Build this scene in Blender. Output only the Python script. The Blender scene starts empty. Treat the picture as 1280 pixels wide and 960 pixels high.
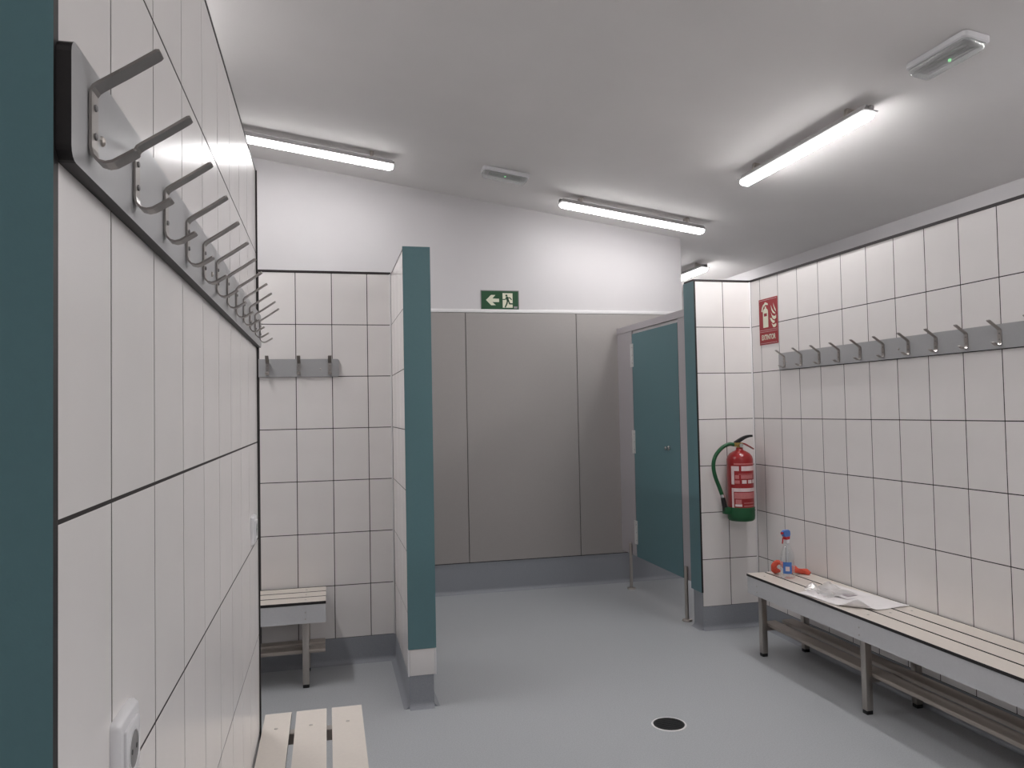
import bpy, bmesh, math, random
from mathutils import Matrix, Vector
random.seed(7)
S = bpy.context.scene
C = S.collection
PI = math.pi

# ------------------------------------------------------------ camera, world, exposure
cam = bpy.data.objects.new('camera', bpy.data.cameras.new('camera'))
C.objects.link(cam)
cam.data.sensor_fit = 'HORIZONTAL'; cam.data.sensor_width = 36.0
cam.data.lens = 36.0 * 964.44 / 1280.0
cam.data.clip_start = 0.02
_r, _u, _b = (0.972363, -0.232663, -0.019466), (0.011030, -0.037505, 0.999236), (-0.233215, -0.971834, -0.033902)
cam.matrix_world = Matrix(((_r[0], _u[0], _b[0], 0.0), (_r[1], _u[1], _b[1], 0.0), (_r[2], _u[2], _b[2], 1.4455), (0, 0, 0, 1)))
S.camera = cam
W = bpy.data.worlds.new('world'); S.world = W; W.use_nodes = True
W.node_tree.nodes['Background'].inputs[0].default_value = (0.8, 0.85, 0.9, 1)
W.node_tree.nodes['Background'].inputs[1].default_value = 0.02
vs = S.view_settings
vs.view_transform = 'Standard'; vs.look = 'None'; vs.gamma = 1.0; vs.use_curve_mapping = False
vs.exposure = -0.12
LAMP = 58.0                              # emission of the lamp diffusers
LAMP_COL = (1.0, 0.983, 0.985)

# ------------------------------------------------------------ materials
def lin(c):
    return tuple(((v / 255) / 12.92 if v / 255 <= 0.04045 else ((v / 255 + 0.055) / 1.055) ** 2.4) for v in c) + (1.0,)

def mat(name, rgb, rough=0.5, metal=0.0, var=0.04, scale=8.0, bump=0.0, bscale=60.0, spec=0.5, rnd=0.0, stretch=None, coat=0.0):
    m = bpy.data.materials.new(name); m.use_nodes = True
    nt = m.node_tree; N = nt.nodes; L = nt.links
    p = N['Principled BSDF']; col = lin(rgb)
    p.inputs['Roughness'].default_value = rough; p.inputs['Metallic'].default_value = metal
    p.inputs['Specular IOR Level'].default_value = spec
    p.inputs['Coat Weight'].default_value = coat
    tc = N.new('ShaderNodeTexCoord'); src = tc.outputs['Object']
    if stretch:
        mp = N.new('ShaderNodeMapping'); mp.inputs['Scale'].default_value = stretch
        L.new(src, mp.inputs['Vector']); src = mp.outputs['Vector']
    nz = N.new('ShaderNodeTexNoise'); nz.inputs['Scale'].default_value = scale; nz.inputs['Detail'].default_value = 4
    L.new(src, nz.inputs['Vector'])
    rp = N.new('ShaderNodeMapRange'); rp.inputs['From Min'].default_value = 0.3; rp.inputs['From Max'].default_value = 0.7
    rp.inputs['To Min'].default_value = 1 - var; rp.inputs['To Max'].default_value = 1 + var
    L.new(nz.outputs['Fac'], rp.inputs['Value'])
    fac = rp.outputs['Result']
    if rnd:
        oi = N.new('ShaderNodeObjectInfo'); r2 = N.new('ShaderNodeMapRange')
        r2.inputs['To Min'].default_value = 1 - rnd; r2.inputs['To Max'].default_value = 1 + rnd
        L.new(oi.outputs['Random'], r2.inputs['Value'])
        mu = N.new('ShaderNodeMath'); mu.operation = 'MULTIPLY'
        L.new(fac, mu.inputs[0]); L.new(r2.outputs['Result'], mu.inputs[1]); fac = mu.outputs[0]
    vm = N.new('ShaderNodeVectorMath'); vm.operation = 'SCALE'; vm.inputs[0].default_value = col[:3]
    L.new(fac, vm.inputs['Scale']); L.new(vm.outputs['Vector'], p.inputs['Base Color'])
    if bump:
        n2 = N.new('ShaderNodeTexNoise'); n2.inputs['Scale'].default_value = bscale; n2.inputs['Detail'].default_value = 3
        L.new(src, n2.inputs['Vector'])
        b = N.new('ShaderNodeBump'); b.inputs['Strength'].default_value = bump; b.inputs['Distance'].default_value = 0.002
        L.new(n2.outputs['Fac'], b.inputs['Height']); L.new(b.outputs['Normal'], p.inputs['Normal'])
    return m

def emit(name, rgb, strength, down=None):
    m = bpy.data.materials.new(name); m.use_nodes = True
    p = m.node_tree.nodes['Principled BSDF']
    p.inputs['Base Color'].default_value = (0.8, 0.8, 0.8, 1)
    p.inputs['Emission Color'].default_value = tuple(rgb) + (1,)
    p.inputs['Emission Strength'].default_value = strength
    if down:                                # LEDs sit above the diffuser: its underside gives off more light than its flanks
        nt = m.node_tree; N = nt.nodes
        g = N.new('ShaderNodeNewGeometry'); sp = N.new('ShaderNodeSeparateXYZ'); nt.links.new(g.outputs['Normal'], sp.inputs[0])
        r = N.new('ShaderNodeMapRange'); r.interpolation_type = 'SMOOTHSTEP'; r.inputs['From Min'].default_value = 0.0; r.inputs['From Max'].default_value = -1.0
        r.inputs['To Min'].default_value = strength * down; r.inputs['To Max'].default_value = strength
        nt.links.new(sp.outputs['Z'], r.inputs['Value']); nt.links.new(r.outputs['Result'], p.inputs['Emission Strength'])
    return m

def clear(name, tint=(0.93, 0.95, 0.96), refl=0.12, rough=0.08, body=0.0):
    m = bpy.data.materials.new(name); m.use_nodes = True
    nt = m.node_tree; N = nt.nodes; L = nt.links
    N.remove(N['Principled BSDF']); out = N['Material Output']
    t = N.new('ShaderNodeBsdfTransparent'); t.inputs[0].default_value = tint + (1,)
    g = N.new('ShaderNodeBsdfGlossy'); g.inputs['Roughness'].default_value = rough; g.inputs[0].default_value = (1, 1, 1, 1)
    lw = N.new('ShaderNodeLayerWeight'); lw.inputs[0].default_value = 0.35
    ad = N.new('ShaderNodeMath'); ad.operation = 'MULTIPLY_ADD'; ad.inputs[1].default_value = 0.6; ad.inputs[2].default_value = refl * 0.4
    L.new(lw.outputs['Facing'], ad.inputs[0])
    mx = N.new('ShaderNodeMixShader'); L.new(ad.outputs[0], mx.inputs[0]); L.new(t.outputs[0], mx.inputs[1]); L.new(g.outputs[0], mx.inputs[2])
    last = mx
    if body:
        d = N.new('ShaderNodeBsdfDiffuse'); d.inputs[0].default_value = (0.8, 0.8, 0.8, 1)
        m2 = N.new('ShaderNodeMixShader'); m2.inputs[0].default_value = body
        L.new(mx.outputs[0], m2.inputs[1]); L.new(d.outputs[0], m2.inputs[2]); last = m2
    L.new(last.outputs[0], out.inputs['Surface'])
    return m

M = {
 'paint':   mat('white_paint', (212, 209, 210), 0.75, var=0.015, scale=3, bump=0.12, bscale=180),
 'ceil':    mat('ceiling_paint', (236, 233, 231), 0.8, var=0.02, scale=2, bump=0.15, bscale=150),
 'tile':    mat('white_glazed_tile', (232, 228, 226), 0.23, spec=0.42, var=0.02, scale=5, rnd=0.02, bump=0.05, bscale=14),
 'grout':   mat('dark_grout', (44, 39, 38), 0.9, var=0.1, scale=40),
 'vinyl':   mat('grey_vinyl', (174, 177, 180), 0.5, var=0.10, scale=170, bump=0.1, bscale=300),
 'skirt':   mat('grey_vinyl_skirting', (148, 151, 157), 0.5, var=0.07, scale=240, bump=0.1, bscale=300),
 'teal':    mat('teal_laminate', (93, 128, 134), 0.42, var=0.02, scale=120, bump=0.05, bscale=400),
 'core':    mat('black_laminate_core', (26, 22, 22), 0.5, var=0.1, scale=60),
 'greyp':   mat('grey_laminate', (163, 158, 155), 0.45, var=0.015, scale=120, bump=0.05, bscale=400),
 'rail':    mat('grey_rail_laminate', (163, 163, 164), 0.3, var=0.015, scale=120),
 'frame':   mat('grey_frame_laminate', (182, 177, 180), 0.4, var=0.02, scale=100),
 'slat':    mat('cream_laminate', (216, 208, 199), 0.4, var=0.02, scale=100),
 'apron':   mat('grey_apron_laminate', (200, 200, 202), 0.42, var=0.02, scale=100),
 'steel':   mat('brushed_steel', (184, 178, 172), 0.32, 1.0, var=0.08, scale=30, stretch=(20, 20, 1)),
 'hook':    mat('satin_hook_steel', (165, 160, 156), 0.3, 1.0, var=0.06, scale=30),
 'alu':     mat('aluminium_hinge', (222, 220, 218), 0.4, 0.4, var=0.04),
 'lampgrey': mat('pale_grey_housing', (178, 176, 176), 0.5, var=0.03),
 'trim':    mat('white_trim', (232, 230, 230), 0.35, var=0.02),
 'cap':     mat('dark_cap', (38, 30, 31), 0.45, var=0.1),
 'black':   mat('black_plastic', (18, 18, 19), 0.45, var=0.1),
 'white':   mat('white_plastic', (225, 224, 226), 0.35, var=0.02),
 'grey':    mat('grey_plastic', (130, 128, 128), 0.5, var=0.03),
 'red':     mat('red_enamel', (142, 17, 22), 0.28, var=0.04, coat=0.3),
 'redsign': mat('red_sign', (150, 18, 30), 0.45, var=0.02),
 'cream':   mat('luminescent_cream', (226, 226, 205), 0.5, var=0.02),
 'green':   mat('green_sign', (8, 72, 36), 0.45, var=0.03),
 'dgreen':  mat('green_rubber', (12, 80, 44), 0.45, var=0.06),
 'brass':   mat('brass', (176, 148, 90), 0.35, 1.0, var=0.05),
 'orange':  mat('orange_rubber', (214, 84, 62), 0.6, var=0.1, scale=30),
 'paper':   mat('paper', (232, 228, 228), 0.8, var=0.015, scale=30),
 'print':   mat('grey_print', (168, 160, 164), 0.8, var=0.1, scale=60),
 'label':   mat('label_white', (222, 205, 205), 0.4, var=0.05, scale=60),
 'labelp':  mat('label_pink', (190, 112, 112), 0.4, var=0.3, scale=260, stretch=(1, 1, 3)),
 'blue':    mat('blue_plastic', (72, 118, 190), 0.35, var=0.03),
 'capred':  mat('red_plastic', (190, 28, 34), 0.35, var=0.03),
 'chrome':  mat('chrome', (205, 205, 205), 0.15, 1.0, var=0.02),
 'led':     emit('green_led', (0.25, 1.0, 0.35), 1.5),
 'clear':   clear('clear_plastic'),
 'film':    clear('clear_film', tint=(0.98, 0.98, 0.98), refl=0.15, rough=0.3, body=0.05),
 'lens':    clear('ribbed_lens', tint=(0.85, 0.88, 0.86), refl=0.2, rough=0.2, body=0.25),
}

# ------------------------------------------------------------ helpers
def finish(name, bm, m, parent=None, smooth=False, mats=None):
    me = bpy.data.meshes.new(name)
    bmesh.ops.recalc_face_normals(bm, faces=bm.faces)
    if smooth:
        for f in bm.faces: f.smooth = True
    bm.to_mesh(me); bm.free()
    for k in (mats or [m]): me.materials.append(M[k])
    if smooth: 
        try: me.set_sharp_from_angle(angle=math.radians(40))
        except Exception: pass
    o = bpy.data.objects.new(name, me); C.objects.link(o)
    if parent: o.parent = parent
    return o

def bbox(bm, x0, x1, y0, y1, z0, z1, bev=0.0, seg=2):
    vs_ = [bm.verts.new((x, y, z)) for x in (x0, x1) for y in (y0, y1) for z in (z0, z1)]
    fs = [bm.faces.new([vs_[i] for i in q]) for q in ((0, 1, 3, 2), (4, 6, 7, 5), (0, 4, 5, 1), (2, 3, 7, 6), (0, 2, 6, 4), (1, 5, 7, 3))]
    if bev:
        es = set(e for f in fs for e in f.edges)
        bmesh.ops.bevel(bm, geom=list(es), offset=bev, segments=seg, profile=0.5, affect='EDGES')

def box(name, m, x0, x1, y0, y1, z0, z1, parent=None, bev=0.0, seg=2):
    bm = bmesh.new(); bbox(bm, x0, x1, y0, y1, z0, z1, bev, seg)
    return finish(name, bm, m, parent, smooth=bev > 0 and seg > 1)

def prism_bm(bm, pts, f):                       # pts: 2D outline; f(p, k) -> 3D for k = 0, 1
    a = [bm.verts.new(f(p, 0)) for p in pts]; b = [bm.verts.new(f(p, 1)) for p in pts]
    n = len(pts)
    bm.faces.new(a); bm.faces.new(list(reversed(b)))
    for i in range(n): bm.faces.new((a[i], a[(i + 1) % n], b[(i + 1) % n], b[i]))

def prism(name, m, pts, f, parent=None, smooth=False):
    bm = bmesh.new(); prism_bm(bm, pts, f)
    return finish(name, bm, m, parent, smooth)

def loft_bm(bm, rings, caps=True, closed=True):
    R = [[bm.verts.new(p) for p in r] for r in rings]
    n = len(R[0])
    for a, b in zip(R, R[1:]):
        for i in range(n if closed else n - 1): bm.faces.new((a[i], a[(i + 1) % n], b[(i + 1) % n], b[i]))
    if caps: bm.faces.new(R[0]); bm.faces.new(list(reversed(R[-1])))

def lathe_bm(bm, prof, c=(0, 0, 0), n=32, caps=True):
    loft_bm(bm, [[(c[0] + r * math.cos(2 * PI * i / n), c[1] + r * math.sin(2 * PI * i / n), c[2] + z) for i in range(n)] for r, z in prof], caps)

def tube_bm(bm, pts, rad, n=12, caps=True):
    pts = [Vector(p) for p in pts]; rings = []
    up = Vector((0, 0, 1)); prev = None
    for i, p in enumerate(pts):
        t = (pts[min(i + 1, len(pts) - 1)] - pts[max(i - 1, 0)]).normalized()
        if prev is None:
            a = t.cross(up) if abs(t.dot(up)) < 0.9 else t.cross(Vector((1, 0, 0)))
        else: a = prev - t * prev.dot(t)
        a.normalize(); prev = a; b = t.cross(a)
        r = rad[i] if isinstance(rad, (list, tuple)) else rad
        rings.append([tuple(p + a * (r * math.cos(2 * PI * k / n)) + b * (r * math.sin(2 * PI * k / n))) for k in range(n)])
    loft_bm(bm, rings, caps)

def spline(pts, k=6):
    P = [Vector(p) for p in pts]; out = []
    for i in range(len(P) - 1):
        p0 = P[max(i - 1, 0)]; p1 = P[i]; p2 = P[i + 1]; p3 = P[min(i + 2, len(P) - 1)]
        for j in range(k):
            t = j / k
            out.append(0.5 * ((2 * p1) + (p2 - p0) * t + (2 * p0 - 5 * p1 + 4 * p2 - p3) * t * t + (3 * p1 - p0 - 3 * p2 + p3) * t ** 3))
    out.append(P[-1]); return [tuple(p) for p in out]

def tag(o, label, cat, group=None, kind=None):
    o['label'] = label; o['category'] = cat
    if group: o['group'] = group
    if kind: o['kind'] = kind
    return o

def thing(name, loc, label, cat, rz=0.0, group=None, kind=None):
    o = bpy.data.objects.new(name, None); o.empty_display_size = 0.05; C.objects.link(o)
    o.location = loc; o.rotation_euler = (0, 0, rz)
    return tag(o, label, cat, group, kind)

def inst(src, parent, loc, rz=0.0):
    o = src.copy(); C.objects.link(o); o.parent = parent; o.location = loc; o.rotation_euler = (0, 0, rz)
    return o

def text_mesh(name, body, m, w, h, parent, f):
    """flat lettering fitted to w x h, centred; f(x, y, k) -> local 3D, k the thickness step"""
    cu = bpy.data.curves.new(name, 'FONT'); cu.body = body; cu.resolution_u = 3; cu.offset = .022
    t = bpy.data.objects.new(name, cu); C.objects.link(t)
    dg = bpy.context.evaluated_depsgraph_get()
    me = bpy.data.meshes.new_from_object(t.evaluated_get(dg))
    bpy.data.objects.remove(t)
    xs = [v.co.x for v in me.vertices]; ys = [v.co.y for v in me.vertices]
    sx = w / (max(xs) - min(xs)); sy = h / (max(ys) - min(ys)); cx = (max(xs) + min(xs)) / 2; cy = (max(ys) + min(ys)) / 2
    for v in me.vertices:
        v.co = f((v.co.x - cx) * sx, (v.co.y - cy) * sy)
    me.materials.clear(); me.materials.append(M[m])
    o = bpy.data.objects.new(name, me); C.objects.link(o); o.parent = parent
    return o

# ------------------------------------------------------------ the room shell
TH, TW, J, D = 0.303, 0.2043, 0.0044, 0.0005          # tile pitch and joint width
Z0 = 0.148; ZT = Z0 + 7 * TH               # tiled band
def zc(x): return 3.327 - 0.1432 * x
XL0, XR0, YF0, YR0 = -1.8, 4.0, -2.6, 9.0

tag(box('floor', 'vinyl', XL0 - .15, XR0 + .15, YF0 - .15, YR0 + .15, -0.1, 0.0), 'speckled grey vinyl floor of the changing room', 'floor', kind='structure')
tag(prism('ceiling', 'ceil', [(XL0 - .15, zc(XL0 - .15)), (XR0 + .15, zc(XR0 + .15)), (XR0 + .15, zc(XR0 + .15) + .15), (XL0 - .15, zc(XL0 - .15) + .15)],
    lambda p, k: (p[0], (YF0 - .15, YR0 + .15)[k], p[1])), 'pale painted ceiling sloping down to the right', 'ceiling', kind='structure')
def outer(name, x0, x1, y0, y1, label):
    return tag(prism(name, 'paint', [(x0, 0), (x1, 0), (x1, zc(x1)), (x0, zc(x0))], lambda p, k: (p[0], (y0, y1)[k], p[1])), label, 'wall', kind='structure')
outer('wall_outer_left', XL0 - .15, XL0, YF0, YR0, 'plain white outer wall hidden behind the left tiled partition')
outer('wall_outer_right', XR0, XR0 + .15, YF0, YR0, 'white wall strip showing above the right tiled partition')
outer('wall_front', XL0, XR0, YF0 - .15, YF0, 'plain white wall behind the viewer')
outer('wall_rear', XL0, XR0, YR0, YR0 + .15, 'white wall far behind the cubicle')

_tiles = {}
def tile_mesh(w, h):
    key = (round(w, 4), round(h, 4))
    if key not in _tiles:
        bm = bmesh.new(); a, b, t, c = w / 2, h / 2, D, 0.0002
        v0 = [bm.verts.new(p) for p in ((-a, 0, -b), (a, 0, -b), (a, 0, b), (-a, 0, b))]
        v1 = [bm.verts.new((p.co.x, -t + c, p.co.z)) for p in v0]
        v2 = [bm.verts.new((math.copysign(a - c, p.co.x), -t, math.copysign(b - c, p.co.z))) for p in v0]
        for A, B in ((v0, v1), (v1, v2)):
            for i in range(4): bm.faces.new((A[i], A[(i + 1) % 4], B[(i + 1) % 4], B[i]))
        bm.faces.new(v2); bm.faces.new(list(reversed(v0)))
        bmesh.ops.recalc_face_normals(bm, faces=bm.faces)
        me = bpy.data.meshes.new('tile'); bm.to_mesh(me); bm.free(); me.materials.append(M['tile'])
        _tiles[key] = me
    return _tiles[key]

def tiling(parent, cols, place, rz, gap=J, top=None):
    """cols: joint positions along the wall; place(s, z) -> world point on the core face"""
    cols = sorted(cols)
    for a, b in zip(cols, cols[1:]):
        for r in range(7):
            z0 = Z0 + r * TH; z1 = min(z0 + TH, top or 9)
            o = bpy.data.objects.new('tile', tile_mesh(b - a - gap, z1 - z0 - gap)); C.objects.link(o)
            o.parent = parent; o.location = place((a + b) / 2, (z0 + z1) / 2); o.rotation_euler = (0, 0, rz)

def skirting(parent, p0, p1, nrm, h):
    """coved vinyl skirting along p0-p1, proud along nrm"""
    r = 0.028; prof = [(0, 0), (0.0012 + r, 0)]
    for i in range(1, 6):
        a = PI / 2 * i / 5
        prof.append((0.0012 + r - r * math.sin(a), r - r * math.cos(a)))
    prof += [(0.0012, h), (0, h)]
    P = (p0, p1)
    return prism('skirting', 'skirt', prof, lambda q, k: (P[k][0] + nrm[0] * q[0], P[k][1] + nrm[1] * q[0], q[1]), parent)

# left partition, seen at a grazing angle
XL = -0.217
ZL = 2.232
wl = tag(box('wall_left', 'grout', -0.345, XL - D, 0.707, 2.583, 0, ZL), 'white tiled partition at left with the long hook rail', 'wall', kind='structure')
tiling(wl, [0.707] + [0.8732 + TW * i for i in range(9)] + [2.583], lambda s, z: (XL - D, s, z), PI / 2, top=ZL)
skirting(wl, (XL - D, 0.70), (XL - D, 2.585), (1, 0), Z0)
box('top_cap', 'cap', -0.35, XL + .001, 0.70, 2.59, ZL, ZL + .006, wl)
box('edge_profile', 'core', XL - .001, XL + .005, 2.576, 2.583, Z0, ZL, wl)
def laminate(name, m, x0, x1, y0, y1, z0, z1, axis, parent):
    """compact laminate panel: coloured faces across `axis`, black core showing on the edges"""
    bm = bmesh.new(); bbox(bm, x0, x1, y0, y1, z0, z1)
    for f in bm.faces:
        f.normal_update(); f.material_index = 0 if abs(f.normal[axis]) > .5 else 1
    return finish(name, bm, m, parent, mats=[m, 'core'])
p = laminate('end_panel', 'teal', -0.35, XL + .001, 0.695, 0.707, 0.15, ZL + .006, 1, wl); p['label'] = 'teal laminate end panel with black edge'
p = laminate('end_panel', 'teal', -0.35, XL + .001, 2.583, 2.595, 0.15, ZL, 1, wl); p['label'] = 'teal laminate end panel with black edge'

# alcove wall behind the left partition
YA = 4.62
wa = tag(box('wall_alcove', 'grout', XL0, 0.376, YA + D, 4.74, 0, ZT), 'white tiled alcove wall with the short hook rail', 'wall', kind='structure')
tiling(wa, [XL0 + .004] + [-0.1729 + TW * i for i in range(-7, 3)] + [0.370], lambda s, z: (s, YA + D, z), 0)
skirting(wa, (XL0, YA + D), (0.376, YA + D), (0, -1), Z0)
box('top_cap', 'cap', XL0, 0.376, YA - .003, 4.742, ZT, ZT + .012, wa)
box('corner_trim', 'trim', 0.367, 0.376, YA - .006, YA + D, Z0, ZT, wa, .002)

# partition stub with the teal front edge
XP = 0.376
wp = tag(box('wall_partition', 'grout', XP + D, 0.494, 3.832, 4.74, 0, ZT - .012), 'white tiled partition stub with a teal front edge', 'wall', kind='structure')
cp = [3.834, 3.905, 4.1093, 4.3136, 4.5179, 4.611]
tiling(wp, cp, lambda s, z: (XP + D, s, z), -PI / 2)
tiling(wp, [3.834, 3.905, 4.1093, 4.3136, 4.5179, 4.738], lambda s, z: (0.494, s, z), PI / 2)
skirting(wp, (XP + D, 3.829), (XP + D, 4.622), (-1, 0), Z0)
skirting(wp, (0.494, 3.829), (0.494, 4.74), (1, 0), Z0)
skirting(wp, (XP - .0005, 3.832), (0.4955, 3.832), (0, -1), Z0 + .008)
box('top_cap', 'cap', XP, 0.495, 3.832, 4.74, ZT - .012, ZT, wp)
p = laminate('end_panel', 'teal', 0.371, 0.508, 3.82, 3.832, 0.287, ZT, 1, wp); p['label'] = 'teal laminate front panel'
box('base_tile', 'tile', 0.3775, 0.4995, 3.823, 3.832, 0.159, 0.285, wp, .001)
box('corner_trim', 'trim', 0.369, 0.3765, 3.820, 3.832, 0.157, 0.290, wp, .002)
box('corner_trim', 'trim', 0.5005, 0.508, 3.820, 3.832, 0.157, 0.290, wp, .002)

# end wall with the fire extinguisher, and the right partition
wb = tag(box('wall_end', 'grout', 2.352, 2.758 + D, YA + D, 4.745, 0, ZT), 'narrow white tiled wall carrying the fire extinguisher', 'wall', kind='structure')
tiling(wb, [2.353, 2.5545, 2.752], lambda s, z: (s, YA + D, z), 0)
skirting(wb, (2.349, YA + D), (2.758, YA + D), (0, -1), Z0)
skirting(wb, (2.352, YA - .002), (2.352, 4.745), (-1, 0), 0.238)
box('top_cap', 'cap', 2.34, 2.758, YA - .003, 4.747, ZT, ZT + .012, wb)
box('corner_trim', 'trim', 2.749, 2.758, YA - .006, YA + D, Z0, ZT, wb, .002)
p = laminate('end_panel', 'teal', 2.340, 2.352, 4.608, 4.757, 0.242, ZT, 0, wb); p['label'] = 'teal laminate end panel with black edge'
XR = 2.758
wr = tag(box('wall_right', 'grout', XR + D, 2.88, -1.2, 4.745, 0, ZT), 'long white tiled partition behind the long bench at right', 'wall', kind='structure')
tiling(wr, [YA - .006, 4.5032] + [4.5032 - TW * i for i in range(1, 28)], lambda s, z: (XR + D, s, z), -PI / 2)
skirting(wr, (XR + D, -1.2), (XR + D, YA), (-1, 0), Z0)
box('top_cap', 'cap', XR - .003, 2.883, -1.2, 4.747, ZT, ZT + .012, wr)

# far wall: paint above, grey laminate panels below
YG = 6.088
XG1 = 2.98
wg = tag(prism('wall_back', 'paint', [(XL0, 0), (XG1, 0), (XG1, zc(XG1)), (XL0, zc(XL0))], lambda p, k: (p[0], (YG, YG + .17)[k], p[1])),
    'far white wall with grey laminate panels on its lower part', 'wall', kind='structure')
pe = [-1.79, -0.777, 0.154, 1.085, 2.016, 2.947]
box('panel_backing', 'cap', -1.79, 2.947, YG - .001, YG, 0.238, 2.236, wg)
for a, b in zip(pe, pe[1:]):
    box('wall_panel', 'greyp', a + .0025, b - .0025, YG - .009, YG - .001, 0.2445, 2.234, wg, .0008, 1)
box('ledge_trim', 'trim', XL0, 2.975, YG - .012, YG, 2.2365, 2.264, wg, .002)
skirting(wg, (XL0, YG), (XG1, YG), (0, -1), 0.238)

# ------------------------------------------------------------ cubicle front with the door
XD = 2.365
dr = thing('door_1', (XD, 5.0, 0), 'teal cubicle door in a grey frame on two steel legs', 'door', kind='structure')
def loc(o, w): return o                       # parts below are modelled around the thing's base
def L_(x, y): return (x - XD, y - 5.0)
def dbox(name, m, x0, x1, y0, y1, z0, z1, parent=dr, bev=.0006):
    return box(name, m, x0 - XD, x1 - XD, y0 - 5, y1 - 5, z0, z1, parent, bev, 1)
dbox('frame_post', 'frame', XD, XD + .013, 5.745, 6.05, 0.272, 2.058)
dbox('frame_post', 'frame', XD, XD + .013, 4.79, 4.913, 0.272, 2.058)
dbox('head_rail', 'frame', XD - .004, XD + .036, 4.785, 6.05, 2.058, 2.108)
dbox('head_stop', 'trim', XD + .0145, XD + .024, 4.913, 5.745, 2.020, 2.058)
bm = bmesh.new(); bbox(bm, 0.001, .014, 4.919 - 5, 5.738 - 5, 0.272, 2.032)
for f in bm.faces:
    f.normal_update(); f.material_index = 0 if abs(f.normal[0]) > .5 else 1
lf = finish('door_leaf', bm, 'teal', dr, mats=['teal', 'core']); lf['label'] = 'teal laminate door leaf'
box('closing_strip', 'black', .002, .012, 4.9135 - 5, 4.9185 - 5, 0.272, 2.04, dr)
for z0, z1 in ((1.770, 1.955), (1.085, 1.268), (0.370, 0.553)):
    h = box('hinge', 'alu', -.003, .001, 5.715 - 5, 5.775 - 5, z0, z1, dr, .0006, 1)
    bm = bmesh.new(); lathe_bm(bm, [(.0065, z0), (.0065, z1)], (-.006, 5.745 - 5, 0), 12); finish('hinge_pin', bm, 'alu', h, True)
    for k in range(3):
        for s in (-.016, .018):
            bm = bmesh.new(); z = z0 + .03 + k * (z1 - z0 - .06) / 2
            tube_bm(bm, [(-.003, .745 + s, z), (-.0045, .745 + s, z)], .0035, 8); finish('screw', bm, 'grey', h)
bm = bmesh.new(); tube_bm(bm, [(-.0, 5.085 - 5, 1.155), (-.012, .085, 1.155), (-.02, .085, 1.155), (-.024, .085, 1.155), (-.034, .085, 1.155), (-.038, .085, 1.155)], [.017, .017, .007, .013, .013, .008], 16)
finish('door_knob', bm, 'chrome', dr, True)
for y in (5.835, 4.853):
    bm = bmesh.new(); lathe_bm(bm, [(.0125, .010), (.0125, .36), (.010, .366)], (.006 - .02, y - 5, 0), 20)
    lg = finish('leg', bm, 'steel', dr, True)
    bm = bmesh.new(); lathe_bm(bm, [(.034, 0), (.034, .007), (.030, .012), (.0126, .014)], (.006 - .02, y - 5, 0), 24); finish('foot_plate', bm, 'steel', lg, True)

# ------------------------------------------------------------ linear lamps on the ceiling
TILT = math.atan(0.1432)
def ceil_matrix(x, y, along_y):
    n = Vector((math.sin(TILT), 0, math.cos(TILT))); sx = Vector((math.cos(TILT), 0, -math.sin(TILT))); yy = Vector((0, 1, 0))
    a, b = (yy, -sx) if along_y else (sx, yy)
    return Matrix(((a.x, b.x, n.x, x), (a.y, b.y, n.y, y), (a.z, b.z, n.z, zc(x)), (0, 0, 0, 1)))

def ring_pill(x, w, z0, z1, n=6):
    """cross-section: flat top, rounded bottom"""
    pts = [(x, -w / 2, z0), (x, w / 2, z0)]
    for i in range(1, n):
        a = PI * i / n
        pts.append((x, w / 2 * math.cos(a) ** 1 if False else w / 2 * math.copysign(abs(math.cos(a)) ** .6, math.cos(a)), z1 + (z0 - z1) * (1 - math.sin(a) ** .6)))
    return pts
def lamp_mat(power):
    key = 'lamp%.2f' % power
    if key not in M: M[key] = emit('lamp_diffuser', LAMP_COL, LAMP * power, 0.012)
    return key
def make_lamp(x, y, along_y, label, power=1.0, length=1.2):
    t = thing('linear_ceiling_lamp', (0, 0, 0), label, 'ceiling lamp', group='linear lamps on the sloping ceiling')
    t.matrix_world = ceil_matrix(x, y, along_y)
    a = length / 2
    g = .036                                # the lamp hangs a little below the ceiling on two clips
    bm = bmesh.new(); loft_bm(bm, [ring_pill(s * (a - e), .058 * q, -g, -g - .030) for s, e, q in ((-1, .012, .9), (-1, .03, 1), (1, .03, 1), (1, .012, .9))]); finish('housing', bm, 'lampgrey', t)
    zb = -g - .0302
    bm = bmesh.new(); loft_bm(bm, [ring_pill(s * (a - e), .074 * q, zb, zb - .034 * q) for s, e, q in ((-1, 0, .5), (-1, .006, .75), (-1, .02, .95), (-1, .035, 1), (1, .035, 1), (1, .02, .95), (1, .006, .75), (1, 0, .5))])
    finish('diffuser', bm, lamp_mat(power), t, True)
    bm = bmesh.new(); bbox(bm, -a - .002, a + .002, -.041, .041, zb, zb + .008, .002, 1); finish('gasket', bm, 'lampgrey', t)
    for s in (-1, 1):
        c = bmesh.new(); bbox(c, s * (a - .16) - .012, s * (a - .16) + .012, -.03, .03, -g - .004, 0, .002, 1); finish('mounting_clip', c, 'steel', t)
        c = bmesh.new(); bbox(c, s * (a - .004) - .012, s * (a - .004) + .008, -.012, .012, -g - .026, -g - .004, .003, 1); finish('end_cap', c, 'grey', t)
    return t
make_lamp(-0.11, 5.45, False, 'leftmost lit linear lamp, partly hidden by the left tiled wall', 0.70)
make_lamp(2.335, 5.55, False, 'lit linear lamp above the exit sign and cubicle door', 0.74)
make_lamp(2.628, 3.83, True, 'lit linear lamp above the long bench at right', 1.25)
make_lamp(3.50, 7.22, True, 'distant lit linear lamp peeking out above the extinguisher wall', 1.4)
make_lamp(-0.95, 3.75, True, 'lit linear lamp hidden behind the left tiled wall', 1.95)
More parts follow.
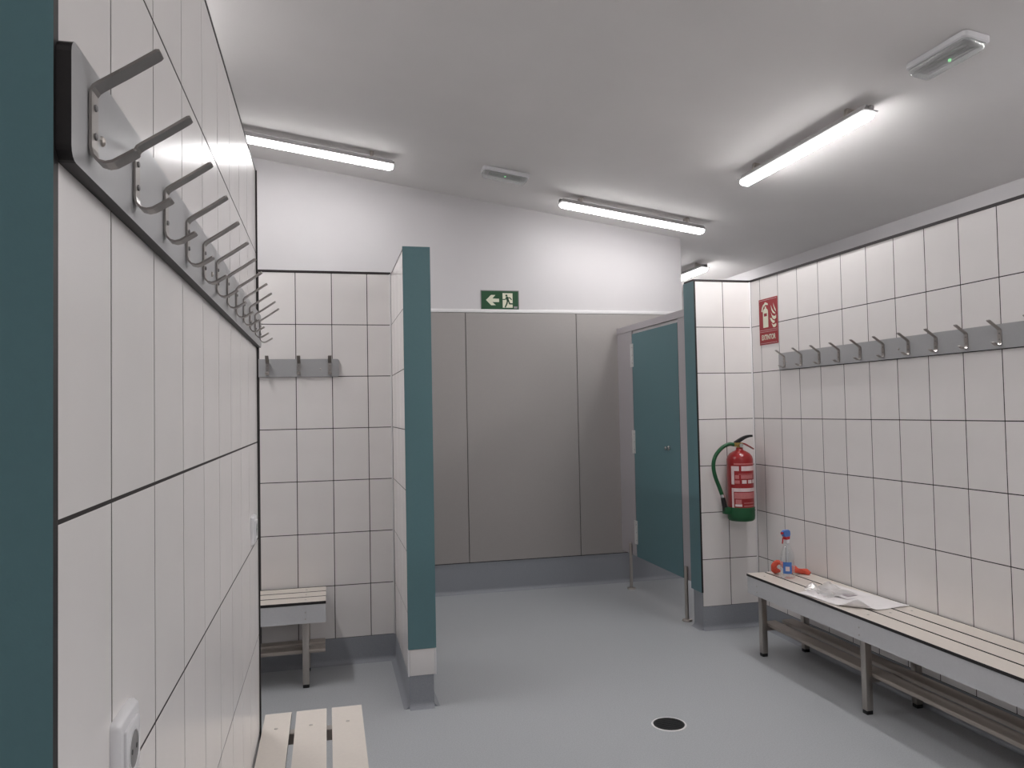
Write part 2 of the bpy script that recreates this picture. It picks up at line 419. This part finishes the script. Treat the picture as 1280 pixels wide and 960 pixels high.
make_lamp(1.70, -0.90, False, 'lit linear lamp behind the viewer, nearer the right wall', 1.5)
make_lamp(0.10, -0.90, False, 'added linear lamp behind the viewer, nearer the left wall, evening out the light', 0.4)  # unseen lamp added to even out the light from behind the viewer
make_lamp(1.50, 1.72, True, 'added fill lamp over the middle of the room, above the picture', 0.66)  # added out of view as fill for the floor, bench apron and end walls
make_lamp(3.45, 2.02, True, 'lit linear lamp beyond the right tiled partition', 2.6)

def make_emergency(x, y, along_y, label):
    t = thing('emergency_light', (0, 0, 0), label, 'emergency light', group='emergency lights on the ceiling')
    t.matrix_world = ceil_matrix(x, y, along_y)
    def plan(a, b, r, z):
        pts = []
        for cx, cy, a0 in ((a - r, b - r, 0), (-a + r, b - r, 90), (-a + r, -b + r, 180), (a - r, -b + r, 270)):
            for i in range(5):
                q = math.radians(a0 + 22.5 * i); pts.append((cx + r * math.cos(q), cy + r * math.sin(q), z))
        return pts
    bm = bmesh.new(); loft_bm(bm, [plan(.163, .060, .018, 0), plan(.170, .066, .02, -.004), plan(.170, .066, .02, -.026), plan(.166, .062, .02, -.030)]); finish('housing', bm, 'white', t, True)
    bm = bmesh.new(); loft_bm(bm, [plan(.150, .048, .01, -.0305), plan(.150, .048, .01, -.034)]); r = finish('reflector', bm, 'grey', t)
    for k in (-1, 0, 1):
        bm = bmesh.new(); bbox(bm, -.12, .12, k * .026 - .003, k * .026 + .003, -.040, -.034); finish('reflector_rib', bm, 'chrome', r)
    bm = bmesh.new(); loft_bm(bm, [plan(.162, .058, .02, -.0305), plan(.158, .054, .02, -.052), plan(.150, .046, .02, -.060)]); finish('lens', bm, 'lens', t, True)
    bm = bmesh.new(); tube_bm(bm, [(.0, -.02, -.034), (.0, -.02, -.044)], .006, 12); finish('indicator_led', bm, 'led', t)
    return t
make_emergency(1.255, 5.31, False, 'small emergency light on the ceiling between two linear lamps, above the exit sign')
make_emergency(2.605, 2.735, True, 'larger-looking emergency light at upper right, nearest the viewer')

# ------------------------------------------------------------ hook rails
def strip_bm(bm, path, w, th):
    """flat bar of width w along local x swept along path of (out, z); out is -y"""
    P = [Vector((0, -d, z)) for d, z in path]; rings = []
    for i, p in enumerate(P):
        t = (P[min(i + 1, len(P) - 1)] - P[max(i - 1, 0)]).normalized(); nn = Vector((0, -t.z, t.y))
        ww = w * (.72 if i in (0, len(P) - 1) else 1)
        rings.append([tuple(p + Vector((sx * ww / 2, 0, 0)) + nn * (sn * th / 2)) for sx, sn in ((-1, -1), (1, -1), (1, 1), (-1, 1))])
    loft_bm(bm, rings)
HP = [(.059, .1190), (.0565, .1175), (.030, .0990), (.009, .0850), (.0045, .0815), (.002, .077), (.002, .052), (.002, .026), (.0035, .019), (.008, .014), (.014, .0125), (.020, .014), (.032, .0215), (.0375, .025), (.039, .026)]
bm = bmesh.new(); strip_bm(bm, HP, .020, .0026); HOOK = finish('hook', bm, 'hook'); C.objects.unlink(HOOK)
bm = bmesh.new(); tube_bm(bm, [(0, -.003, 0), (0, -.0048, 0), (0, -.0056, 0)], [.0032, .0032, .0018], 10); HSCREW = finish('screw', bm, 'grey'); C.objects.unlink(HSCREW)
bm = bmesh.new(); tube_bm(bm, [(0, 0, 0), (0, -.002, 0), (0, -.0036, 0)], [.005, .0045, .002], 12); RSCREW = finish('screw', bm, 'steel'); C.objects.unlink(RSCREW)
def hook_rail(x, y, z, rz, length, hooks, screws, label):
    t = thing('coat_hook_rail', (x, y, z), label, 'hook rail', rz, 'coat hook rails')
    h, th, r = .103, .013, .012
    pts = []
    for cx, cz, a0 in ((length - r, h - r, 0), (r, h - r, 90), (r, r, 180), (length - r, r, 270)):
        for i in range(5):
            q = math.radians(a0 + 22.5 * i); pts.append((cx + r * math.cos(q), cz + r * math.sin(q)))
    bm = bmesh.new(); prism_bm(bm, pts, lambda p, k: (p[0], -th * k, p[1]))
    bmesh.ops.recalc_face_normals(bm, faces=bm.faces)
    for f in bm.faces: f.material_index = 0 if abs(f.normal.y) > .5 else 1
    finish('board', bm, 'rail', t, mats=['rail', 'core'])
    for s in hooks:
        k = inst(HOOK, t, (s, -th, 0))
        inst(HSCREW, k, (0, 0, .064)); inst(HSCREW, k, (0, 0, .038))
    for s in screws: inst(RSCREW, t, (s, -th, .045))
    return t
hook_rail(XL, 0.700, 1.661, PI / 2, 1.893, [.055 + .1616 * i for i in range(12)], [.088, .80, 1.55], 'longest-looking grey hook rail on the left tiled wall, nearest the viewer')
hook_rail(XR, 4.290, 1.664, -PI / 2, 2.92, [.060 + .1745 * i for i in range(17)], [.085, 1.04, 2.0, 2.84], 'long grey hook rail on the right wall above the bench')
hook_rail(-1.335, YA, 1.661, 0, 1.405, [1.352 - .1735 * i for i in range(8)], [.30, 1.30], 'short grey hook rail on the alcove wall, three hooks visible')

# ------------------------------------------------------------ benches (local x along the bench, local -y the front edge)
def bench(loc_, rz, length, slats, legs, label, apron_y, shelf=((.056, .136), (.176, .254)), legy=(.037, .31), ext=.03):
    t = thing('changing_room_bench', loc_, label, 'bench', rz, 'slatted changing room benches')
    top = .455; th = .013
    for a, b in slats:
        bm = bmesh.new(); bbox(bm, 0, length, a, b, top - th, top)
        for f in bm.faces:
            f.normal_update(); f.material_index = 0 if abs(f.normal.z) > .5 else 1
        sl = finish('seat_slat', bm, 'slat', t, mats=['slat', 'core'])
        for x in legs:
            bm = bmesh.new(); lathe_bm(bm, [(.006, top), (.0055, top + .0012), (.002, top + .0018)], (x, (a + b) / 2, 0), 12); finish('screw', bm, 'steel', sl)
    bm = bmesh.new(); bbox(bm, .001, length - .001, apron_y, apron_y + .012, .343, top - th - .0025)
    for f in bm.faces:
        f.normal_update(); f.material_index = 0 if abs(f.normal.y) > .5 else 1
    ap = finish('apron', bm, 'apron', t, mats=['apron', 'core'])
    for x in legs:
        for z in (.40, .366):
            bm = bmesh.new(); tube_bm(bm, [(x, apron_y, z), (x, apron_y - .002, z)], .0035, 8); finish('screw', bm, 'steel', ap)
        for y in legy:
            lg = box('leg', 'steel', x - .0175, x + .0175, y - .0175, y + .0175, .018, .42, t, .003)
            box('foot', 'black', x - .0165, x + .0165, y - .0165, y + .0165, 0, .019, lg, .003)
        box('seat_bearer', 'steel', x - .0175, x + .0175, legy[0] + .018, legy[1] + .02, top - th - .035, top - th, t, .002, 1)
        box('shelf_bearer', 'steel', x - .0125, x + .0125, legy[0] + .018, legy[1] - .018, .144, .170, t, .002, 1)
    for a, b in shelf:
        box('shelf_slat', 'shelf', legs[0] - ext, legs[-1] + ext, a, b, .170, .190, t, .004)
    return t
M['shelf'] = mat('aluminium_shelf', (166, 157, 149), 0.38, 0.5, var=0.02, scale=20)
S3 = [(0, .112), (.124, .231), (.243, .350)]
# right bench: rz = -90 deg -> local x runs to -y, local y to +x
bench((2.398, 4.15, 0), -PI / 2, 2.86, S3, [.103, .984, 1.865, 2.746], 'long cream slatted bench along the right tiled wall', .004)
# alcove bench: rz = 0 -> local x to +x
bench((-1.50, 4.250, 0), 0, 1.482, S3, [.12, .75, 1.376], 'cream slatted bench in the alcove, half hidden by the left wall', .002, ext=.10)
# left bench in the foreground: rz = 90 deg -> local x to +y, local y to -x
bench((.102, .95, 0), PI / 2, 1.76, [(0, .098), (.115, .212), (.228, .312)], [.13, .88, 1.63], 'cream slatted bench along the left wall, in the foreground', .004, legy=(.037, .285))

# ------------------------------------------------------------ sockets on the left wall
def socket(y, z, label, cat='socket'):
    t = thing('wall_socket', (XL, y, z), label, cat, PI / 2, 'white sockets on the left wall')
    bm = bmesh.new()
    def sq(a, d, r=.006):
        pts = []
        for cx, cz, a0 in ((a - r, a - r, 0), (-a + r, a - r, 90), (-a + r, -a + r, 180), (a - r, -a + r, 270)):
            for i in range(4):
                q = math.radians(a0 + 30 * i); pts.append((cx + r * math.cos(q), -d, cz + r * math.sin(q)))
        return pts
    loft_bm(bm, [sq(.0415, 0), sq(.0415, .005), sq(.0385, .0095), sq(.0375, .010)]); finish('frame', bm, 'white', t, True)
    bm = bmesh.new(); n = 28
    ring = lambda r, d: [(r * math.cos(2 * PI * i / n), -d, r * math.sin(2 * PI * i / n)) for i in range(n)]
    loft_bm(bm, [sq(.028, .0101, .003), sq(.028, .0125, .003), sq(.0265, .0135, .003)]); ins = finish('insert', bm, 'white', t, True)
    bm = bmesh.new(); loft_bm(bm, [ring(.0215, .0136), ring(.0215, .0142), ring(.0195, .0142), ring(.0190, .0137)]); finish('recess_rim', bm, 'white', ins, True)
    bm = bmesh.new(); loft_bm(bm, [ring(.0190, .0136), ring(.0188, .0139)]); finish('recess', bm, 'grey', ins)
    for sx in (-.0095, .0095):
        bm = bmesh.new(); tube_bm(bm, [(sx, -.0139, 0), (sx, -.0142, 0)], .0028, 10); finish('pin_hole', bm, 'black', ins)
    return t
socket(0.905, 1.094, 'white power socket low on the left wall, nearest the viewer')
socket(2.372, 1.113, 'small-looking white power socket near the far end of the left wall')

# ------------------------------------------------------------ floor drain
t = thing('floor_drain', (1.50, 3.312, 0), 'round black floor drain with a pale rim', 'drain')
bm = bmesh.new(); n = 40
ring = lambda r, z: [(r * math.cos(2 * PI * i / n), r * math.sin(2 * PI * i / n), z) for i in range(n)]
loft_bm(bm, [ring(.080, 0.0003), ring(.078, .0022), ring(.072, .0022), ring(.070, .0008)], caps=True); finish('rim', bm, 'trim', t, True)
bm = bmesh.new(); loft_bm(bm, [ring(.0705, .0005), ring(.0705, .0024), ring(.069, .003)]); gr = finish('grate', bm, 'black', t)
for k in range(-4, 5):
    w = math.sqrt(max(.062 ** 2 - (k * .0135) ** 2, 0)); bm = bmesh.new(); bbox(bm, -w, w, k * .0135 - .003, k * .0135 + .003, .003, .0045); finish('grate_bar', bm, 'black', gr)

# ------------------------------------------------------------ signs
def stroke(bm, pts, w, f):
    for (x0, y0), (x1, y1) in zip(pts, pts[1:]):
        dx, dy = x1 - x0, y1 - y0; l = math.hypot(dx, dy) or 1; nx, ny = -dy / l * w / 2, dx / l * w / 2; ex, ey = dx / l * w * .3, dy / l * w * .3
        prism_bm(bm, [(x0 + nx - ex, y0 + ny - ey), (x1 + nx + ex, y1 + ny + ey), (x1 - nx + ex, y1 - ny + ey), (x0 - nx - ex, y0 - ny - ey)], f)
def circ(cx, cy, r, n=16): return [(cx + r * math.cos(2 * PI * i / n), cy + r * math.sin(2 * PI * i / n)) for i in range(n)]

# exit sign 0.32 x 0.16 on the far wall
t = thing('exit_sign', (1.373, YG, 2.341), 'green emergency exit sign with arrow and running figure', 'sign')
sw, sh = .318, .157
box('plate', 'green', -sw / 2, sw / 2, -.003, 0, -sh / 2, sh / 2, t)
f1 = lambda p, k: (p[0], -.003 - .0005 * k, p[1])
f2 = lambda p, k: (p[0], -.0035 - .0005 * k, p[1])
bm = bmesh.new()
for a, b, c, d in ((-sw / 2, sw / 2, sh / 2 - .006, sh / 2), (-sw / 2, sw / 2, -sh / 2, -sh / 2 + .004), (-sw / 2, -sw / 2 + .006, -sh / 2, sh / 2), (sw / 2 - .006, sw / 2, -sh / 2, sh / 2)):
    bbox(bm, a, b, -.0038, -.003, c, d)
finish('border', bm, 'grey', t)
U = lambda x, y: ((x - 641) / 870 * sw, (445 - y) / 445 * sh)            # coordinates read off a close view of the sign
bm = bmesh.new(); prism_bm(bm, [U(*q) for q in ((325, 447), (440, 330), (540, 330), (470, 410), (622, 416), (622, 492), (470, 494), (545, 566), (440, 568))], f1); finish('arrow', bm, 'cream', t)
bm = bmesh.new(); prism_bm(bm, [U(*q) for q in ((703, 285), (930, 285), (930, 620), (703, 620))], f1); finish('doorway', bm, 'cream', t)
bm = bmesh.new(); prism_bm(bm, [U(*q) for q in circ(790, 340, 24)], f2)
for pts, w in (([(800, 385), (822, 455)], .020), ([(790, 392), (760, 430), (692, 430)], .0075), ([(815, 388), (870, 392), (905, 432)], .0085),
               ([(815, 450), (800, 520), (762, 605)], .0115), ([(830, 450), (862, 528), (945, 532)], .0115)):
    stroke(bm, [U(*q) for q in pts], w, f2)
finish('running_figure', bm, 'green', t)
bm = bmesh.new(); 
for k in range(3): prism_bm(bm, [U(*q) for q in ((960 + k * 27, 590), (980 + k * 27, 590), (980 + k * 27, 635), (960 + k * 27, 635))], f1)
finish('small_print', bm, 'print', t)

# fire extinguisher sign 0.21 x 0.297 on the right wall
t = thing('extinguisher_sign', (XR, 4.409, 1.984), 'red fire extinguisher sign reading EXTINTOR on the right wall', 'sign', -PI / 2)
sw, sh = .210, .296
box('plate', 'redsign', -sw / 2, sw / 2, -.003, 0, -sh / 2, sh / 2, t)
for a, b, c, d in ((-.099, .099, .138, .1395), (-.099, .099, -.055, -.0535), (-.099, .099, -.066, -.0645), (-.099, .099, -.1395, -.138)): box('border_line', 'label', a, b, -.0036, -.003, c, d, t)
V = lambda x, y: (-.105 + x * .210, .148 - y * .296)
bm = bmesh.new()
prism_bm(bm, [V(*q) for q in ((.22, .275), (.25, .24), (.30, .215), (.42, .215), (.47, .24), (.50, .275), (.50, .63), (.22, .63))], f1)          # cylinder
prism_bm(bm, [V(*q) for q in ((.33, .17), (.40, .17), (.40, .22), (.33, .22))], f1)                                                              # neck
prism_bm(bm, [V(*q) for q in ((.30, .10), (.36, .075), (.42, .09), (.50, .115), (.50, .15), (.36, .135))], f1)                                    # head
stroke(bm, [V(*q) for q in ((.33, .125), (.25, .15), (.20, .20), (.175, .26))], .014, f1)                                                        # hose
finish('extinguisher_symbol', bm, 'cream', t)
bm = bmesh.new(); prism_bm(bm, [V(*q) for q in ((.28, .32), (.44, .32), (.44, .385), (.28, .385))], f2); finish('symbol_label', bm, 'redsign', t)
for pts in ([(.66, .17), (.72, .24), (.80, .31), (.90, .36), (.86, .37), (.76, .34), (.70, .28)], [(.80, .13), (.84, .20), (.91, .27), (.93, .33), (.86, .28), (.81, .20)],
            [(.66, .33), (.74, .40), (.88, .42), (.93, .39), (.93, .46), (.84, .49), (.74, .46)], [(.60, .44), (.68, .45), (.76, .50), (.86, .52), (.83, .56), (.74, .56), (.66, .51)], [(.68, .56), (.78, .60), (.92, .575), (.93, .62), (.86, .655), (.76, .65)]):
    bm = bmesh.new(); prism_bm(bm, [V(*q) for q in pts], f1); finish('flame', bm, 'cream', t)
text_mesh('lettering', 'EXTINTOR', 'cream', .158, .034, t, lambda x, y: Vector((x, -.0037, y - .101)))

# ------------------------------------------------------------ fire extinguisher
EX, EY, ER = 2.592, 4.528, 0.083
t = thing('fire_extinguisher', (EX, EY, 0.708), 'red fire extinguisher with green hose hanging on the end wall', 'fire extinguisher')
bm = bmesh.new(); lathe_bm(bm, [(.060, .012), (ER - .004, .014), (ER, .03), (ER, .392), (ER - .006, .412), (ER - .020, .430), (ER - .042, .443), (.026, .450), (.022, .456), (.022, .468)], n=40)
finish('cylinder', bm, 'red', t, True)
bm = bmesh.new(); lathe_bm(bm, [(.07, .002), (ER - .008, 0), (ER + .001, .010), (ER + .003, .03), (ER + .003, .086), (ER + .0005, .088)], n=40); bt = finish('base_boot', bm, 'dgreen', t, True)
bm = bmesh.new(); bbox(bm, -ER - .042, -ER + .02, -.022, .022, .045, .088, .006); finish('nozzle_holder', bm, 'dgreen', bt, True)
box('wall_bracket', 'black', .0, .03, ER - .004, YA - EY, .36, .44, t, .002, 1)
bm = bmesh.new(); tube_bm(bm, [(0, 0, .466), (0, 0, .495)], .018, 16); bbox(bm, -.040, .022, -.013, .013, .474, .500, .004); vlv = finish('valve', bm, 'brass', t, True)
bm = bmesh.new(); tube_bm(bm, [(.0, -.013, .482), (0, -.026, .482)], .013, 16); finish('gauge', bm, 'chrome', vlv, True)
def lever(name, pts, w, h, m):
    bm = bmesh.new(); P = [Vector(q) for q in pts]; rings = []
    for i, q in enumerate(P):
        d = (P[min(i + 1, len(P) - 1)] - P[max(i - 1, 0)]).normalized(); n_ = Vector((-d.z, 0, d.x)); hh = h * (1 - .45 * i / (len(P) - 1)); 
        rings.append([tuple(q + Vector((0, s * w / 2, 0)) + n_ * (k * hh / 2)) for s, k in ((-1, -1), (1, -1), (1, 1), (-1, 1))])
    loft_bm(bm, rings); return finish(name, bm, m, t)
lever('squeeze_lever', spline([(-.028, 0, .495), (-.004, 0, .510), (.030, 0, .528), (.060, 0, .538), (.092, 0, .541)], 4), .022, .024, 'black')
lever('carry_handle', spline([(.000, 0, .495), (.030, 0, .492), (.065, 0, .475), (.100, 0, .455)], 4), .022, .009, 'red')
hp = spline([(-.040, 0, .487), (-.075, .0, .490), (-.125, .0, .468), (-.170, .0, .420), (-.188, .0, .360), (-.178, .0, .290), (-.150, 0, .215), (-.132, 0, .165)], 6)
bm = bmesh.new(); tube_bm(bm, hp, .0125, 12); hs = finish('hose', bm, 'dgreen', t, True)
bm = bmesh.new(); tube_bm(bm, [(-.134, 0, .172), (-.128, 0, .152)], .0135, 12); finish('hose_ferrule', bm, 'chrome', hs, True)
bm = bmesh.new(); tube_bm(bm, [(-.129, 0, .155), (-.122, 0, .120), (-.112, 0, .062)], [.013, .016, .015], 12); finish('nozzle', bm, 'black', t, True)
def patch(name, m, a0, a1, z0, z1, lift=.0006, parent=t, n=10):
    """curved sticker on the cylinder; angle 0 faces the viewer's side (-y, slightly -x)"""
    bm = bmesh.new(); base = math.atan2(-1, -.50)
    rings = []
    for i in range(n + 1):
        a = base + math.radians(a0 + (a1 - a0) * i / n); c, s = math.cos(a), math.sin(a)
        rings.append([((ER + q) * c, (ER + q) * s, z) for q, z in ((-.001, z0), (lift, z0), (lift, z1), (-.001, z1))])
    loft_bm(bm, rings); return finish(name, bm, m, parent)
lb = patch('label', 'label', -44, -30, .236, .352); patch('print_block', 'label', -30, -8, .322, .352, parent=lb); patch('print_block', 'label', 2, 95, .322, .352, parent=lb)
for z0, z1, a0, a1 in ((.362, .370, -30, 90), (.300, .303, -10, 90), (.272, .296, -26, -8), (.272, .296, 0, 60), (.242, .262, -28, -6)):
    patch('print_block', 'labelp', a0, a1, z0, z1, parent=lb)
for a in (4, 32, 58): patch('print_block', 'label', a, a + 20, .242, .264, parent=lb)
lb = patch('label', 'label', -44, 95, .190, .212); patch('print_block', 'label', -44, -34, .088, .190, parent=lb)
patch('print_block', 'labelp', -30, 90, .146, .184, parent=lb); patch('print_block', 'label', -28, 2, .096, .110, parent=lb); patch('print_block', 'labelp', -26, 0, .112, .140, parent=lb)
patch('print_block', 'labelp', 10, 80, .096, .102, parent=lb); patch('print_block', 'labelp', 10, 80, .116, .120, parent=lb)

# ------------------------------------------------------------ things on the right bench
BT = .4568
t = thing('spray_bottle', (2.552, 3.965, BT), 'clear spray bottle with a blue and red trigger head on the bench', 'bottle', math.radians(200))
bm = bmesh.new(); lathe_bm(bm, [(.036, 0), (.040, .004), (.041, .02), (.039, .10), (.040, .115), (.034, .145), (.020, .178), (.0135, .190), (.0135, .200)], n=28); bd = finish('bottle_body', bm, 'clear', t, True)
bm = bmesh.new(); base = PI / 2
loft_bm(bm, [[((.0405 + q) * math.cos(a), (.0405 + q) * math.sin(a), z) for q, z in ((-.0004, .03), (.0004, .03), (.0004, .095), (-.0004, .095))] for a in [math.radians(2 + 10 * i) for i in range(8)]]); finish('sticker', bm, 'blue', bd)
bm = bmesh.new()
loft_bm(bm, [[((.0412) * math.cos(a), (.0412) * math.sin(a), z) for z in (.045, .07)] + [(.0408 * math.cos(a), .0408 * math.sin(a), z) for z in (.07, .045)] for a in [math.radians(22 + 8 * i) for i in range(5)]]); finish('sticker_print', bm, 'label', bd)
bm = bmesh.new(); lathe_bm(bm, [(.0145, .196), (.0155, .198), (.0155, .216), (.012, .218)], n=20); finish('collar', bm, 'white', t, True)
bm = bmesh.new(); loft_bm(bm, [[(x * 1.0, -w / 2, z), (x * 1.0, w / 2, z), (x2, w / 2, z), (x2, -w / 2, z)] for x, x2, w, z in ((-.016, .014, .020, .2185), (-.018, .020, .022, .235))]); finish('head_base', bm, 'capred', t)
bm = bmesh.new(); loft_bm(bm, [[(x, -w / 2, z), (x, w / 2, z), (x2, w / 2, z), (x2, -w / 2, z)] for x, x2, w, z in ((-.018, .022, .022, .2352), (-.022, .034, .022, .250), (-.020, .034, .020, .265), (-.010, .022, .014, .273))]); finish('trigger_head', bm, 'blue', t)
bm = bmesh.new(); tube_bm(bm, [(.034, 0, .257), (.044, 0, .257)], .007, 12); finish('nozzle', bm, 'capred', t)
bm = bmesh.new(); tube_bm(bm, spline([(.024, 0, .236), (.034, 0, .225), (.036, 0, .210), (.040, 0, .198)], 3), .0035, 8); finish('trigger', bm, 'capred', t)
bm = bmesh.new(); tube_bm(bm, [(0, 0, .012), (0, 0, .200)], .0022, 8); finish('dip_tube', bm, 'white', t)

# crumpled orange cloth behind the bottle
from mathutils import noise
def crumple(name, m, pts_loop, parent, amp, seed):
    bm = bmesh.new(); tube_bm(bm, pts_loop[0], pts_loop[1], 14)
    for v in bm.verts:
        q = v.co * 28 + Vector((seed, seed * 2, 0)); v.co += Vector((noise.noise(q), noise.noise(q + Vector((7, 1, 3))), noise.noise(q + Vector((2, 9, 5))) * .8)) * amp
        v.co.z = max(v.co.z, .0005)
    return finish(name, bm, m, parent, True)
t = thing('orange_cleaning_cloth', (2.60, 4.06, BT), 'crumpled orange cloth on the bench behind the spray bottle', 'cloth')
lp = spline([(-.030, .035, .012), (-.062, .020, .020), (-.075, .004, .045), (-.058, -.004, .068), (-.028, .0, .066), (-.006, .004, .040), (.012, .0, .022), (.04, -.02, .016)], 6)
crumple('cloth_roll', 'orange', (lp, [.007 + .011 * math.sin(PI * min(1, .25 + i / len(lp))) for i in range(len(lp))]), t, .012, 1.3)
lp = spline([(.02, .0, .018), (.05, -.01, .022), (.080, -.030, .018), (.100, -.050, .014), (.112, -.072, .008)], 6)
crumple('cloth_tail', 'orange', (lp, [.025 - .012 * i / len(lp) for i in range(len(lp))]), t, .012, 4.1)

# papers
def sheet(name, m, c, parent, lift, nx=16, ny=12, th=.0006):
    """thin sheet over corners c = (a, b, c, d); lift(u, v) -> (dx, dy, dz)"""
    bm = bmesh.new(); G = []
    for k in (0, 1):
        g = []
        for i in range(nx + 1):
            row = []
            for j in range(ny + 1):
                u, v = i / nx, j / ny
                p = (Vector(c[0]) * (1 - u) + Vector(c[1]) * u) * (1 - v) + (Vector(c[3]) * (1 - u) + Vector(c[2]) * u) * v
                d = lift(u, v); row.append(bm.verts.new((p.x + d[0], p.y + d[1], d[2] + .0004 + k * th)))
            g.append(row)
        G.append(g)
    for k in (0, 1):
        for i in range(nx):
            for j in range(ny): bm.faces.new((G[k][i][j], G[k][i + 1][j], G[k][i + 1][j + 1], G[k][i][j + 1]))
    per = [(i, 0) for i in range(nx)] + [(nx, j) for j in range(ny)] + [(i, ny) for i in range(nx, 0, -1)] + [(0, j) for j in range(ny, 0, -1)]
    for (a, b), (e, f) in zip(per, per[1:] + per[:1]): bm.faces.new((G[0][a][b], G[0][e][f], G[1][e][f], G[1][a][b]))
    return finish(name, bm, m, parent, True)
def curl(u, v):                         # the near front corner lifts and rolls back
    s = max(0, (u + (1 - v)) - 1.62); a = min(s * 6.5, 2.3)
    r = .024; return (.55 * (s * .30 - r * math.sin(a)) if s else 0, .8 * (s * .30 - r * math.sin(a)) if s else 0, (r * (1 - math.cos(a)) if s else 0) + .0015 * (1 + math.sin(9 * u + 4 * v)) * (0 if s else 1))
pc = (2.56, 3.48)
t = thing('paper_sheet', (pc[0], pc[1], BT + .0006), 'white paper sheet with a curled corner lying on the bench', 'paper')
q = [Vector((x - pc[0], y - pc[1], 0)) for x, y in ((2.392, 3.625), (2.432, 3.20), (2.742, 3.235), (2.690, 3.735))]
sheet('sheet', 'paper', q, t, curl)
t = thing('printed_leaflet', (2.575, 3.52, BT + .0052), 'small grey printed leaflet lying on the white paper sheet', 'paper')
q = [Vector(p_) for p_ in ((-.075, .070, 0), (-.045, -.105, 0), (.075, -.085, 0), (.045, .090, 0))]
sheet('leaflet', 'paper', q, t, lambda u, v: (0, 0, .004 * math.sin(PI * u)), 8, 6)
q = [Vector(p_) for p_ in ((-.030, .000, 0), (-.020, -.075, 0), (.050, -.062, 0), (.038, .012, 0))]
sheet('printed_area', 'print', q, t, lambda u, v: (0, 0, .0045), 4, 4, .0005)
t = thing('clear_plastic_sleeve', (2.535, 3.575, BT + .011), 'crumpled clear plastic sleeve on the papers', 'plastic sleeve')
q = [Vector(p_) for p_ in ((-.095, .075, 0), (-.085, -.13, 0), (.105, -.10, 0), (.085, .125, 0))]
sheet('film', 'film', q, t, lambda u, v: (0, 0, .020 * abs(noise.noise(Vector((u * 3.1, v * 3.7, .4)))) + .030 * max(0, 1 - 4 * math.hypot(u - .06, v - .25)) + .02 * max(0, 1 - 4 * math.hypot(u - .1, v - .95))), 22, 22, .0004)
